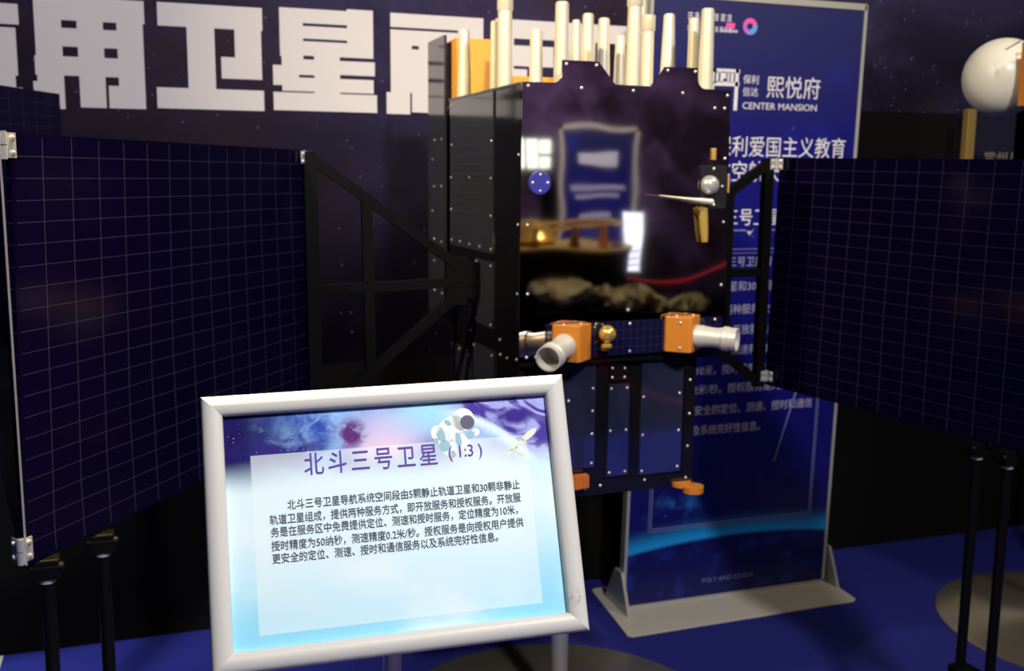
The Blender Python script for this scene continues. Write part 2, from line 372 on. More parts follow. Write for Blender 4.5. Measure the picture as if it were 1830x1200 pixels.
def text(name, body, size, m, parent, pos, right=(1, 0, 0), up=(0, 0, 1), align='LEFT', width=None, bold=0.0, spacing=1.0, label=None, depth=0.0004):
    """lettering standing on a surface; pos is its baseline start; width stretches the line to that length"""
    cu = bpy.data.curves.new(name, 'FONT'); cu.body = body; cu.size = size; cu.align_x = align; cu.extrude = depth; cu.offset = 0.0
    cu.space_character = spacing; cu.resolution_u = 3
    cu.materials.append(MAT[m])
    o = bpy.data.objects.new(name, cu); COL.objects.link(o)
    r = Vector(right).normalized(); u = Vector(up).normalized(); n = r.cross(u)
    sx = 1.0
    if width:
        bpy.context.view_layer.update(); w = o.dimensions.x
        if w > 0: sx = width / w
    M = Matrix(((r.x * sx, u.x, n.x, 0), (r.y * sx, u.y, n.y, 0), (r.z * sx, u.z, n.z, 0), (0, 0, 0, 1)))
    M.translation = Vector(pos) - OFF[parent.name]
    bpy.context.view_layer.update()
    me = bpy.data.meshes.new_from_object(o.evaluated_get(bpy.context.evaluated_depsgraph_get()))
    me.transform(M); me.name = name
    bpy.data.objects.remove(o); bpy.data.curves.remove(cu)
    o = bpy.data.objects.new(name, me); COL.objects.link(o); o.parent = parent
    if not me.materials: me.materials.append(MAT[m])
    reg(o, OFF[parent.name])
    if label: o['label'] = label
    return o
RIV = {}
def rivet(parent, p, n, r=0.0045):
    """dome-headed rivet at world point p on a face with outward normal n"""
    if 'm' not in RIV:
        mb = MB(); pr = [(math.cos(a) * 1.0, math.sin(a) * 0.7) for a in (0, 0.5, 1.0, 1.35)]
        mb.lathe([(1.0, -0.3)] + pr + [(0.02, 0.7)], (0, 0, 0), (0, 0, 1), 12)
        me = bpy.data.meshes.new('rivet'); me.from_pydata(mb.v, [], mb.f); me.materials.append(MAT['rivet'])
        for q in me.polygons: q.use_smooth = True
        RIV['m'] = me
    o = bpy.data.objects.new('rivet', RIV['m']); COL.objects.link(o); o.parent = parent
    o.location = Vector(p) - OFF[parent.name]; o.scale = (r, r, r)
    o.rotation_euler = Vector(n).to_track_quat('Z', 'Y').to_euler()
    return o

# ------------------------------------------------------------------ the hall
WY = 3.815
struct('floor', MB().box(-4.5, 7.0, -4.7, WY + 0.1, -0.1, 0.0), 'carpet', label='deep blue exhibition carpet floor')
struct('ceiling', MB().box(-4.5, 7.0, -4.7, WY + 0.1, 4.3, 4.4), 'ceiling', label='dark ceiling')
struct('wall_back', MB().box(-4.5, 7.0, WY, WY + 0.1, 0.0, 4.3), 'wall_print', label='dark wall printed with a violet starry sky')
struct('wall_rear', MB().box(-4.5, 7.0, -4.8, -4.7, 0.0, 4.3), 'rear_print', label='wall opposite printed with a violet nebula')
struct('wall_left', MB().box(-4.6, -4.5, -4.7, WY + 0.1, 0.0, 4.3), 'ceiling', label='dark left wall')
struct('wall_right', MB().box(7.0, 7.1, -4.7, WY + 0.1, 0.0, 4.3), 'ceiling', label='dark right wall')
struct('trim_1', MB().box(-4.5, 2.74, WY - 0.012, WY, 0.0, 0.98), 'black_cloth', label='black skirting cloth along the foot of the starry wall')
struct('trim_2', MB().box(2.74, 7.0, WY - 0.02, WY, 0.0, 1.97), 'black_cloth', label='tall black cloth along the right of the starry wall')

def letter(label, rects):
    mb = MB()
    x0 = min(r[0] for r in rects); z0 = min(r[1] for r in rects)
    def snap(vals):
        out = []
        for q in sorted(vals):
            if not out or q - out[-1] > 0.0045: out.append(q)
        return out
    xs = snap([q for r in rects for q in (r[0], r[2])]); zs = snap([q for r in rects for q in (r[1], r[3])])
    near = lambda arr, q: min(range(len(arr)), key=lambda i: abs(arr[i] - q))
    fill = set()
    for a, z1, c, z2 in rects:
        for i in range(near(xs, a), near(xs, c)):
            for j in range(near(zs, z1), near(zs, z2)): fill.add((i, j))
    y0, y1 = WY - 0.003, WY
    for i, j in fill:
        a, c, b_, d = xs[i], xs[i + 1], zs[j], zs[j + 1]
        mb.add([(a, y0, b_), (c, y0, b_), (c, y0, d), (a, y0, d)], [(0, 1, 2, 3)])
        for di, dj, p, q in ((-1, 0, (a, b_), (a, d)), (1, 0, (c, d), (c, b_)), (0, -1, (c, b_), (a, b_)), (0, 1, (a, d), (c, d))):
            if (i + di, j + dj) not in fill: mb.add([(p[0], y0, p[1]), (q[0], y0, q[1]), (q[0], y1, q[1]), (p[0], y1, p[1])], [(0, 1, 2, 3)])
    weld = {}; f2 = []; v2 = []
    for f in mb.f:
        nf = []
        for k in f:
            key = tuple(round(e, 4) for e in mb.v[k])
            if key not in weld: weld[key] = len(v2); v2.append(mb.v[k])
            nf.append(weld[key])
        f2.append(nf)
    mb.v, mb.f = v2, f2
    tag(obj('wall_letter', mb, 'letter', off=(x0, WY, z0)), label, 'letter', 'characters of the wall title')
letter('pale block character cut off by the left edge, leftmost on the starry wall', [(-0.547,2.150,-0.375,2.215),(-0.555,1.988,-0.387,2.140),(-0.561,1.950,-0.395,1.988),(-0.575,1.938,-0.376,1.953)])
letter('pale block character with four small square holes above the left solar wing', [(-0.325,2.172,0.010,2.247),(-0.330,1.973,-0.245,2.233),(-0.343,1.885,-0.249,1.977),(-0.202,1.889,-0.121,2.241),(-0.079,1.893,0.004,2.249),(-0.330,2.088,0.006,2.147),(-0.335,1.994,0.002,2.056),(-0.112,1.892,-0.002,1.966)])
letter('pale block character with a plain stem and one hooked arm', [(0.052,2.171,0.398,2.248),(0.145,1.967,0.236,2.173),(0.041,1.897,0.399,1.971),(0.303,2.005,0.395,2.182),(0.256,2.004,0.393,2.077)])
letter('pale block character crossed by several thin horizontal slits', [(0.457,2.089,0.540,2.255),(0.696,2.094,0.789,2.262),(0.541,2.206,0.697,2.258),(0.540,2.153,0.696,2.196),(0.538,2.094,0.695,2.144),(0.577,1.960,0.668,2.144),(0.463,2.058,0.538,2.092),(0.434,1.989,0.521,2.058),(0.462,2.027,0.577,2.081),(0.465,1.970,0.576,2.018),(0.668,2.032,0.794,2.085),(0.667,1.973,0.789,2.022),(0.431,1.902,0.801,1.965)])
letter('pale block character just left of the orange box on the satellite', [(0.854,2.210,1.206,2.259),(0.853,1.978,0.933,2.204),(0.933,2.147,1.206,2.201),(0.959,2.078,1.206,2.147),(0.933,2.080,0.960,2.134),(0.932,1.908,1.141,2.076),(0.837,1.900,0.925,1.981),(1.108,2.185,1.206,2.218)])
letter('pale block character mostly hidden behind the antenna tubes, rightmost on the wall', [(1.255,2.193,1.796,2.262),(1.255,2.092,1.489,2.168),(1.255,1.890,1.382,2.081),(1.535,1.982,1.663,2.193),(1.448,1.890,1.667,1.981),(1.255,2.074,1.328,2.195)])

# ------------------------------------------------------------------ ceiling lamps (above the frame; sign and corner fills are added)
for i, ((lo, p, aim), lab) in enumerate(zip(LAMPS, ('large round spotlight on the ceiling behind the viewer', 'small warm spotlight on the ceiling over the sign', 'added narrow white fill light, unseen, brightening the sign', 'warm spotlight on the ceiling left of the satellite', 'added white fill light, unseen, over the left corner of the floor', 'warm spotlight on the ceiling right of the satellite', 'round spotlight on the ceiling lighting the rear wall'))):
    d = (aim - p).normalized(); r = lo.data.size / 2
    t0 = thing('ceiling_lamp', lab, 'lamp', tuple(p), 'ceiling spotlights')
    obj('lamp_can', MB().lathe([(0.03, -0.20), (r + 0.04, -0.15), (r + 0.04, 0.05), (r + 0.02, 0.05), (r + 0.02, -0.02), (0.02, -0.02)], p, d, 32), 'black_satin', t0, smooth=True)
    obj('lamp_stem', MB().cyl(p - d * 0.17, (p.x - d.x * 0.17, p.y - d.y * 0.17, 4.3), 0.012), 'black_satin', t0)
    lo.parent = t0; lo.location = (0, 0, 0)

# ------------------------------------------------------------------ the sign in front
SC = Vector((0.2769, 1.2185, 1.2584))
SX = Vector((0.9954, -0.0928, 0.0253)).normalized(); SZ = Vector((0.0086, 0.3485, 0.9373)); SZ = (SZ - SX * SX.dot(SZ)).normalized(); SN = SX.cross(SZ)   # SN points to the viewer
def sp(x, z, n=0.0): return SC + SX * x + SZ * z + SN * n
sign = thing('sign_stand', 'white framed information sign tilted on a slim pole in front of the satellite', 'sign', (0.2769, 1.30, 0.0))
W2, H2, RW = 0.230, 0.165, 0.0255
prof = [(0.0, -0.012), (0.0, 0.0035)] + [(RW * (0.5 - 0.5 * math.cos(a)), 0.0035 + 0.0105 * math.sin(a) ** 0.8) for a in [PI * k / 10 for k in range(1, 10)]] + [(RW, 0.002), (RW, -0.012)]
for k in range(4):   # four mitred rails
    mb = MB(); n = len(prof); vs_ = []
    cs = [(-1, 1), (1, 1), (1, -1), (-1, -1)]
    for e in (k, (k + 1) % 4):
        cx, cz = cs[e]
        for o_, h_ in prof: vs_.append(sp(cx * (W2 - o_), cz * (H2 - o_), h_))
    mb.add(vs_, [[i, i + 1, n + i + 1, n + i] for i in range(n - 1)] + [[n - 1, 0, n, 2 * n - 1]] + [list(range(n)), list(range(2 * n - 1, n - 1, -1))])
    rail = obj('frame_rail', mb, 'frame', sign, smooth=True)
mb = MB(); pw, ph = W2 - RW + 0.002, H2 - RW + 0.002
mb.sheet(sp(-pw, -ph), sp(pw, -ph), sp(pw, ph), sp(-pw, ph), 0.003)
poster = obj('poster', mb, 'poster', sign)
obj('back_board', MB().add([sp(x, z, h) for h in (-0.014, -0.004) for x, z in ((-W2 + .004, -H2 + .004), (W2 - .004, -H2 + .004), (W2 - .004, H2 - .004), (-W2 + .004, H2 - .004))], [(3, 2, 1, 0), (4, 5, 6, 7), (0, 1, 5, 4), (1, 2, 6, 5), (2, 3, 7, 6), (3, 0, 4, 7)]), 'rail_end', sign)
TN = 0.0006
text('heading', '北斗三号卫星', 0.030, 'title_ink', poster, sp(-0.1110, 0.0625, TN), SX, SZ, width=0.166, bold=0.0002, spacing=1.28)
text('scale_text', '( 1:3 )', 0.0215, 'title_ink', poster, sp(0.0695, 0.0675, TN), SX, SZ, width=0.0435)
BODY = [('北斗三号卫星导航系统空间段由5颗静止轨道卫星和30颗非静止', -0.1335, 0.0215, 0.2925), ('轨道卫星组成，提供两种服务方式，即开放服务和授权服务。开放服', -0.1555, 0.0050, 0.3140), ('务是在服务区中免费提供定位、测速和授时服务，定位精度为10米，', -0.1550, -0.0100, 0.3080), ('授时精度为50纳秒，测速精度0.2米/秒。授权服务是向授权用户提供', -0.1550, -0.0265, 0.3140), ('更安全的定位、测速、授时和通信服务以及系统完好性信息。', -0.1550, -0.0415, 0.2790)]
for s_, x_, z_, w_ in BODY: text('text_line', s_, 0.0128, 'body_ink', poster, sp(x_, z_, TN), SX, SZ, width=w_)
# printed pictures on the poster
def dec(name, m, polys, n):
    mb = MB()
    for poly in polys: mb.add([sp(x, z, n) for x, z in poly], [list(range(len(poly)))])
    return obj(name, mb, m, poster)
def ell(cx, cz, rx, rz, rot=0.0, n=18):
    return [(cx + rx * math.cos(a) * math.cos(rot) - rz * math.sin(a) * math.sin(rot), cz + rx * math.cos(a) * math.sin(rot) + rz * math.sin(a) * math.cos(rot)) for a in [2 * PI * i / n for i in range(n)]]
MAT['suit'] = mat('spacesuit_white', (0.86, 0.93, 0.91), 0.6); MAT['suit_shade'] = mat('spacesuit_pale_green', (0.30, 0.55, 0.62), 0.6); MAT['visor'] = mat('visor_dark', (0.10, 0.085, 0.16), 0.5); MAT['hull'] = mat('hull_cream', (0.80, 0.86, 0.70), 0.6)
dec('astronaut_picture', 'suit', [ell(0.0935, 0.1150, 0.0145, 0.0150), ell(0.0760, 0.1040, 0.0210, 0.0150, 0.6), ell(0.0700, 0.0840, 0.0100, 0.0190, 0.4), ell(0.0920, 0.0840, 0.0075, 0.0175, 0.45), ell(0.0585, 0.1000, 0.0085, 0.0100, 0.2), ell(0.0745, 0.0705, 0.0060, 0.0060, 0.0), ell(0.1080, 0.0975, 0.0055, 0.0050, 0.3)], 0.0002)
dec('suit_shading', 'suit_shade', [ell(0.0640, 0.0965, 0.0040, 0.0080, 0.3), ell(0.0665, 0.0830, 0.0070, 0.0075, 0.2), ell(0.0850, 0.0900, 0.0035, 0.0090, 0.2), ell(0.1010, 0.0945, 0.0060, 0.0040, 0.5), ell(0.0730, 0.1120, 0.0030, 0.0050, 0.9), ell(0.0560, 0.0900, 0.0030, 0.0040, 0.1)], 0.0003)
dec('visor_picture', 'visor', [ell(0.0985, 0.1110, 0.0092, 0.0092)], 0.0004)
dec('spacecraft_picture', 'hull', [ell(0.1785, 0.0890, 0.0125, 0.0042, 0.62), [(0.1700, 0.0845), (0.1740, 0.0805), (0.1660, 0.0760), (0.1620, 0.0800)], [(0.1470, 0.0700), (0.1560, 0.0700), (0.1650, 0.0760), (0.1600, 0.0790)], [(0.1560, 0.0700), (0.1600, 0.0760), (0.1710, 0.0640), (0.1680, 0.0620)], [(0.1440, 0.0650), (0.1540, 0.0730), (0.1560, 0.0700), (0.1470, 0.0630)]], 0.0003)
for x_, z_, a_, b_ in ((0.2165, -0.118, 0.0022, 0.010), (0.2140, -0.128, 0.0016, 0.006), (-0.2035, -0.1440, 0.006, 0.0022), (0.206, 0.1555, 0.012, 0.0012)):
    pass
pole_x, pole_y = 0.2860, 1.300
obj('pole', MB().cyl((pole_x, pole_y, 0.012), (pole_x, pole_y, 1.19), 0.0125), 'chrome', sign, smooth=True)
obj('pole_bracket', MB().box(pole_x - 0.03, pole_x + 0.03, pole_y - 0.075, pole_y + 0.016, 1.150, 1.200), 'black_satin', sign, bevel=0.004)
obj('base_disc', MB().lathe([(0.17, 0), (0.17, 0.008), (0.12, 0.014), (0.02, 0.020)], (pole_x, pole_y, 0), n=48), 'steel', sign, smooth=True)

# ------------------------------------------------------------------ the satellite model
XL, XR, YF, YB, ZT = 0.868, 1.452, 2.4295, 3.09, 1.907
sat = thing('satellite_model', 'large boxy satellite model with mirror front, antenna tubes and folded solar wings', 'satellite model', (1.13, 2.78, 0.835))
obj('upper_body', MB().box(XL + 0.004, XR - 0.002, YF + 0.006, YB, 1.200, ZT - 0.006), 'black_gloss', sat)
obj('rear_body', MB().box(XL + 0.020, XR - 0.02, YB, 3.325, 1.235, 1.890), 'black_gloss', sat)
obj('lower_body', MB().box(XL + 0.006, 1.385, 2.456, 3.06, 0.838, 1.200), 'black_gloss', sat, bevel=0.003)
deck = obj('top_deck', MB().box(XL, XR, YF + 0.006, YB, ZT - 0.006, ZT), 'deck', sat)

fp = [(XL, 1.214), (1.460, 1.222), (1.4465, 1.905)]
def arc(cx, cz, r, a0, a1, n=6): return [(cx + r * math.cos(a0 + (a1 - a0) * i / n), cz + r * math.sin(a0 + (a1 - a0) * i / n)) for i in range(n + 1)]
fp += arc(1.374, 1.930, 0.024, -PI / 2, -PI, 6) + [(1.349, 1.9585), (1.252, 1.9575), (1.2165, 1.9075), (1.117, 1.9085), (1.070, 1.9625), (0.9735, 1.9625)] + [(0.9735, 1.933)] + arc(0.9495, 1.931, 0.024, 0, -PI / 2, 6) + [(XL, 1.9065)]
front = obj('front_panel', MB().prism(fp, YF, YF + 0.006), 'mirror', sat, label='dark mirror front panel with two humps along its top')
for x, z in [(0.884, 1.897), (1.025, 1.897), (1.167, 1.895), (1.307, 1.894), (1.438, 1.892), (0.983, 1.953), (1.064, 1.953), (1.262, 1.949), (1.341, 1.949), (1.402, 1.859), (1.431, 1.859), (1.438, 1.73), (1.441, 1.563), (1.442, 1.395), (0.886, 1.559), (0.889, 1.386), (1.168, 1.337), (0.888, 1.224), (0.913, 1.224)]:
    rivet(front, (x, YF, z), (0, -1, 0))
mb = MB(); mb.sheet((0.9395, YF - 0.006, 1.2145), (1.448, YF - 0.006, 1.226), (1.448, YF - 0.006, 1.310), (0.9395, YF - 0.006, 1.306), 0.006)
strip = obj('cell_strip', mb, 'strip_cells', sat, label='blue solar cell strip along the bottom of the front')
for x, z in [(1.172, 1.301), (1.173, 1.228), (1.424, 1.303)]: rivet(strip, (x, YF - 0.006, z), (0, -1, 0))
disc = obj('round_plate', MB().lathe([(0.029, 0), (0.029, 0.004), (0.027, 0.005)], (0.917, YF, 1.663), (0, -1, 0), 32), 'blue_disc', sat, label='small blue round plate on the mirror')
for x, z in [(0.917, 1.683), (0.897, 1.663), (0.937, 1.663), (0.917, 1.643)]: rivet(disc, (x, YF - 0.005, z), (0, -1, 0), 0.004)

# side panels on the left flank (plane x = XL)
def side_panel(y0, y1, z0, z1, riv, label=None):
    mb = MB(); mb.sheet((XL, y1, z0), (XL, y0, z0), (XL, y0, z1), (XL, y1, z1), 0.005)
    o = obj('side_panel', mb, 'side_cells', sat)
    for y, z in riv: rivet(o, (XL, y, z), (-1, 0, 0), 0.0042)
    return o
side_panel(2.655, 3.070, 1.470, 1.900, [(3.054, 1.885), (2.668, 1.771), (3.054, 1.77), (3.06, 1.673), (2.867, 1.674), (2.67, 1.672), (3.06, 1.577), (2.668, 1.572), (3.054, 1.485), (2.962, 1.485), (2.865, 1.484), (2.768, 1.483), (2.667, 1.482)])
side_panel(2.652, 2.812, 1.266, 1.448, [(2.799, 1.439), (2.666, 1.437), (2.799, 1.278), (2.664, 1.276)])
side_panel(2.855, 3.058, 0.880, 1.172, [(3.047, 1.165), (2.967, 1.161), (2.867, 1.157)])
side_panel(2.640, 2.825, 0.880, 1.205, [(2.817, 1.197), (2.651, 1.193)])
edge_ = obj('corner_strip', MB().box(XL - 0.001, XL + 0.005, YF + 0.0065, 2.475, 1.206, 1.900), 'black_gloss', sat)
for z in (1.731, 1.559, 1.385, 1.217): rivet(edge_, (XL - 0.001, 2.446, z), (-1, 0, 0), 0.0042)
for y, z in [(2.594, 1.246), (2.588, 1.206), (2.533, 1.206), (2.862, 1.233)]: rivet(edge_, (XL + 0.003, y, z), (-1, 0, 0), 0.0042)
wingplate = obj('rear_side_plate', MB().box(XL - 0.002, XL + 0.006, 3.130, 3.325, 1.235, 2.100), 'side_cells', sat)
for y, z in [(3.243, 1.79), (3.162, 1.79), (3.271, 1.729), (3.251, 1.644), (3.163, 1.645), (3.272, 1.565), (3.252, 1.476), (3.163, 1.472), (3.252, 1.405), (3.246, 1.311), (3.157, 1.308), (3.17, 2.06)]: rivet(wingplate, (XL - 0.002, y, z), (-1, 0, 0), 0.0042)
obj('orange_box', MB().box(0.895, 1.003, 3.095, 3.215, 1.890, 2.090), 'orange_lit', sat, bevel=0.003)
obj('orange_box', MB().box(1.080, 1.225, 3.10, 3.22, 1.885, 1.985), 'orange_lit', sat, bevel=0.003)

# lower front: three tall cell panels framed in black
YL = 2.456
lowf = [(0.960, 1.091, 0.912, 1.190, [(1.083, 1.128), (1.014, 1.099), (1.083, 1.067), (1.083, 1.005), (1.083, 0.925)]),
        (1.129, 1.190, 0.884, 1.135, [(1.136, 1.124), (1.182, 1.124), (1.136, 1.009), (1.182, 1.009), (1.136, 0.894), (1.182, 0.894)]),
        (1.225, 1.350, 0.880, 1.195, [(1.232, 1.096), (1.340, 1.1), (1.232, 0.991), (1.340, 0.996), (1.232, 0.89), (1.340, 0.895)])]
for x0, x1, z0, z1, rv in lowf:
    mb = MB(); mb.sheet((x0, YL - 0.005, z0), (x1, YL - 0.005, z0 + 0.002), (x1, YL - 0.005, z1), (x0, YL - 0.005, z1), 0.005)
    o = obj('lower_cell_panel', mb, 'body_cells', sat)
    for x, z in rv: rivet(o, (x, YL - 0.005, z), (0, -1, 0), 0.0042)
fr_ = obj('lower_frame', MB().box(1.354, 1.386, YL - 0.008, YL, 0.838, 1.200).box(0.90, 1.354, YL - 0.008, YL, 0.838, 0.876).box(1.131, 1.180, YL - 0.007, YL, 1.146, 1.188), 'black_gloss', sat)
for x, z in [(1.369, 1.136), (1.37, 1.042), (1.368, 0.951), (1.366, 0.862), (1.24, 0.866), (1.109, 0.862), (1.065, 0.856)]: rivet(fr_, (x, YL - 0.008, z), (0, -1, 0), 0.0042)
for x, z in [(1.137, 1.18), (1.173, 1.178), (1.137, 1.155), (1.173, 1.154)]: rivet(fr_, (x, YL - 0.007, z), (0, -1, 0), 0.004)
# orange feet under the lower body
mb = MB()
for i in range(6): mb.box(1.020 + 0.008 * i, 1.0265 + 0.008 * i, YL - 0.030, YL - 0.008, 0.862 + 0.001 * i, 0.900)
mb.box(1.018, 1.068, YL - 0.026, YL - 0.008, 0.864, 0.897)
obj('ribbed_block', mb, 'orange_dark', sat)
obj('orange_disc', MB().lathe([(0.027, -0.012), (0.027, 0.0)], (1.352, YL - 0.010, 0.852), n=28).lathe([(0.029, -0.018), (0.029, 0.0)], (1.376, YL - 0.032, 0.845), n=28), 'orange', sat, smooth=True)

# antenna tubes on the deck: x, y, z top, radius bottom, radius top, collar
TUBES = [(0.891, 3.00, 2.102, .0212, .0147, 0), (0.917, 2.80, 2.101, .0110, .0093, 0), (0.915, 2.70, 2.190, .0202, .0186, 2.112), (1.060, 2.85, 2.092, .0200, .0172, 0),
         (0.998, 2.50, 2.112, .0196, .0168, 0), (1.203, 2.90, 2.133, .0139, .0120, 0), (1.176, 2.75, 2.128, .0180, .0155, 0), (1.158, 2.60, 2.095, .0190, .0147, 0),
         (1.328, 2.86, 2.090, .0195, .0148, 0), (1.247, 2.60, 2.190, .0202, .0186, 2.128), (1.395, 2.87, 2.230, .0200, .0196, 0), (1.367, 2.76, 2.135, .0178, .0172, 2.090),
         (1.428, 2.75, 2.142, .0240, .0158, 0), (1.411, 2.50, 2.120, .0206, .0168, 0), (1.432, 2.61, 2.112, .0160, .0148, 0)]
for x, y, zt, rb, rt, col in TUBES:
    e = 0.004
    t_ = obj('antenna_tube', MB().lathe([(rb, 0), (rt + (rb - rt) * 0.02, zt - ZT - e), (rt - e, zt - ZT)], (x, y, ZT), n=28), 'tube', sat, smooth=True)
    if col: obj('collar', MB().lathe([(rt + 0.0005, 0), (rt + 0.0028, 0.004), (rt + 0.0028, zt - col)], (x, y, col), n=28), 'tube', t_, smooth=True)

# attitude thruster blocks with nozzles
def thruster(xa, zt_, mirror):
    k = -1 if mirror else 1
    w, d, hgt = 0.104, 0.050, 0.094
    # plan seen from above; x runs along the panel, y out of it
    plan = [(0, 0), (0, -0.010), (w - d - 0.008, -d), (w - d + 0.002, -d - 0.001), (w, -0.004), (w, 0)]
    mb = MB(); mb.prism([(xa + k * a, YF - 0.006 + b_) for a, b_ in plan], zt_ - hgt, zt_, axis='z')
    o = obj('thruster_block', mb, 'orange', sat, bevel=0.002)
    c = Vector((xa + k * (w - d * 0.5), YF - 0.006 - d * 0.5, zt_ - hgt * 0.56)); ax = Vector((-0.68, -0.72, -0.15)) if mirror else Vector((0.72, -0.70, -0.02))
    q = 1.16 if mirror else 1.10
    nz = obj('nozzle', MB().lathe([(r_ * q, h_) for r_, h_ in [(0.010, -0.01), (0.027, -0.006), (0.027, 0.020), (0.0255, 0.026), (0.0235, 0.056), (0.026, 0.074), (0.0292, 0.076), (0.0292, 0.090), (0.0275, 0.092), (0.0282, 0.112), (0.0255, 0.1125), (0.0245, 0.09), (0.020, 0.05), (0.002, 0.048)]], c, ax, 36), 'silver_paint', o, smooth=True)
    for a, b_ in ((0.030, -0.012), (0.078, -0.012)): rivet(o, (xa + k * a, YF - 0.006 + b_, zt_), (0, 0, 1), 0.0045)
    return o
thruster(1.058, 1.308, True)
tb = thruster(1.272, 1.318, False)
for z in (1.303, 1.236): rivet(tb, (1.300, YF - 0.006 - 0.036, z), (-0.66, -0.75, 0), 0.0045)
# gold ball sensor beside the left thruster
gs = obj('gold_sensor', MB().ball((1.096, YF - 0.032, 1.281), 0.0225, 24).lathe([(0.006, 0), (0.006, 0.02)], (1.096, YF - 0.030, 1.250), n=16).lathe([(0.014, 0), (0.014, 0.006), (0.010, 0.010)], (1.096, YF - 0.030, 1.246), n=20).box(1.090, 1.102, YF - 0.030, YF - 0.004, 1.236, 1.247), 'gold', sat, smooth=True)
# bracket with dome near the right edge; reflections modelled as a rod and cone
br = obj('sensor_plate', MB().box(1.366, 1.444, YF - 0.005, YF, 1.598, 1.712), 'clear', sat, bevel=0.003)
for x, z in [(1.404, 1.703), (1.388, 1.657), (1.430, 1.657), (1.407, 1.609)]: rivet(br, (x, YF - 0.005, z), (0, -1, 0))
obj('dome', MB().lathe([(0.026, 0), (0.025, 0.008), (0.020, 0.016), (0.010, 0.021), (0.001, 0.022)], (1.392, YF - 0.005, 1.660), (0, -1, 0), 28), 'steel', br, smooth=True)
obj('streak_rod', MB().lathe([(0.0012, 0), (0.0040, 0.09), (0.0075, 0.13), (0.0085, 0.160), (0.004, 0.165)], (1.228, YF - 0.040, 1.634), (0.155, 0.010, -0.017), 16).cyl((1.379, YF - 0.034, 1.618), (1.379, YF - 0.004, 1.618), 0.006), 'tube', br, smooth=True)  # streak of reflected light shaped as a solid rod
obj('glint_cone', MB().lathe([(0.0085, 0), (0.0115, 0.030), (0.0130, 0.088), (0.004, 0.094)], (1.380, YF - 0.012, 1.512), (-0.010, 0, 0.093), 20), 'gold_paint', br, smooth=True)  # gold reflection in the mirror shaped as a solid cone
obj('gold_clip', MB().box(1.396, 1.409, YF - 0.006, YF, 1.725, 1.756), 'gold_paint', sat, bevel=0.002)
obj('gold_clip', MB().box(1.448, 1.4535, YF - 0.004, YF + 0.006, 1.640, 1.690), 'gold_paint', sat, bevel=0.002)

# wing trusses
def truss(bars):
    mb = MB()
    for i, (a, b_, w) in enumerate(bars): mb.bar((a[0], 2.77, a[1]), (b_[0], 2.77, b_[1]), w, 0.026 - 0.0015 * i)
    return obj('wing_truss', mb, 'black_satin', sat)
truss([((0.402, 1.738), (0.406, 1.000), 0.034), ((0.395, 1.728), (0.800, 1.435), 0.026), ((0.550, 1.625), (0.556, 1.135), 0.028), ((0.402, 1.372), (0.875, 1.386), 0.026), ((0.800, 1.345), (0.395, 1.010), 0.026), ((0.800, 1.455), (0.800, 1.320), 0.060), ((0.790, 1.390), (0.880, 1.390), 0.100)])
truss([((1.790, 1.738), (1.790, 1.030), 0.030), ((1.795, 1.728), (1.460, 1.500), 0.026), ((1.795, 1.040), (1.460, 1.290), 0.026), ((1.790, 1.392), (1.440, 1.392), 0.026), ((1.660, 1.635), (1.660, 1.140), 0.026), ((1.480, 1.520), (1.480, 1.270), 0.050)])

# folded solar wings
def wing(c00, c10, c11, c01, label):
    mb = MB(); mb.sheet(c00, c10, c11, c01, 0.012)
    return obj('solar_wing', mb, 'wing_cells', sat, label=label)
LN0, LN1, LF1, LF0 = (-0.2284, 1.8962, 1.0015), (-0.2123, 1.9192, 1.7416), (0.3859, 2.771, 1.7412), (0.3926, 2.7805, 0.9938)
lw = wing(LN0, LF0, LF1, LN1, 'left solar wing')
dR = Vector((1.9546 - 1.823, 1.9215 - 2.77, 0)) * (14 / 11.3)
RN1 = Vector((1.8247, 2.7593, 1.7417)); RN0 = Vector((1.8214, 2.7807, 1.0326))
rw = wing(RN0, Vector((1.823, 2.77, 1.034)) + dR, Vector((1.823, 2.77, 1.726)) + dR, RN1, 'right solar wing')
ow0 = Vector((-0.236, 1.912, 1.002)); od = Vector((-0.172, 0.985, 0)).normalized() * 1.02
obj('outer_wing', MB().sheet(ow0 + od, ow0, ow0 + Vector((0, 0, 0.742)), ow0 + od + Vector((0, 0, 0.742)), 0.012), 'wing_cells', sat, label='outer left solar wing folded edge on')
obj('wing_edge', MB().box(-0.2282, -0.2252, 1.893, 1.899, 1.003, 1.742), 'steel', lw)
def hinge(parent, p, dirs, h=0.046, w=0.026, r=0.0065):
    """barrel at p (its centre) and a screwed leaf along each direction of dirs"""
    p = Vector(p); mb = MB()
    mb.cyl(p - Vector((0, 0, h / 2)), p - Vector((0, 0, 0.001)), r).cyl(p + Vector((0, 0, 0.001)), p + Vector((0, 0, h / 2)), r)
    for d in dirs:
        d = Vector((*d, 0)).normalized(); n = d.cross(Vector((0, 0, 1))); n = n if n.dot(Vector((0.0, -1, 0)) + p * -0.3) > 0 else -n
        a = p + d * w * 0.55
        mb.bar(p - Vector((0, 0, 0)) + n * 0.002, p + d * w + n * 0.002, h * 0.9, 0.003, up=n)
        for s in (-1, 1): mb.lathe([(0.0048, 0), (0.0042, 0.003), (0.001, 0.0045)], a + d * w * 0.12 + Vector((0, 0, s * h * 0.27)) + n * 0.0035, n, 12)
    return obj('hinge', mb, 'steel', parent, smooth=True)
ld = (0.575, 0.818); rd = (0.155, -0.988)
hinge(lw, (-0.2225, 1.903, 1.722), (ld, (-0.8, 0.35)))
hinge(lw, (-0.2345, 1.890, 1.030), (ld, (-0.5, 0.85)))
hinge(lw, (0.388, 2.766, 1.722), ((-0.575, -0.818), (1, 0)), 0.036, 0.022, 0.004)
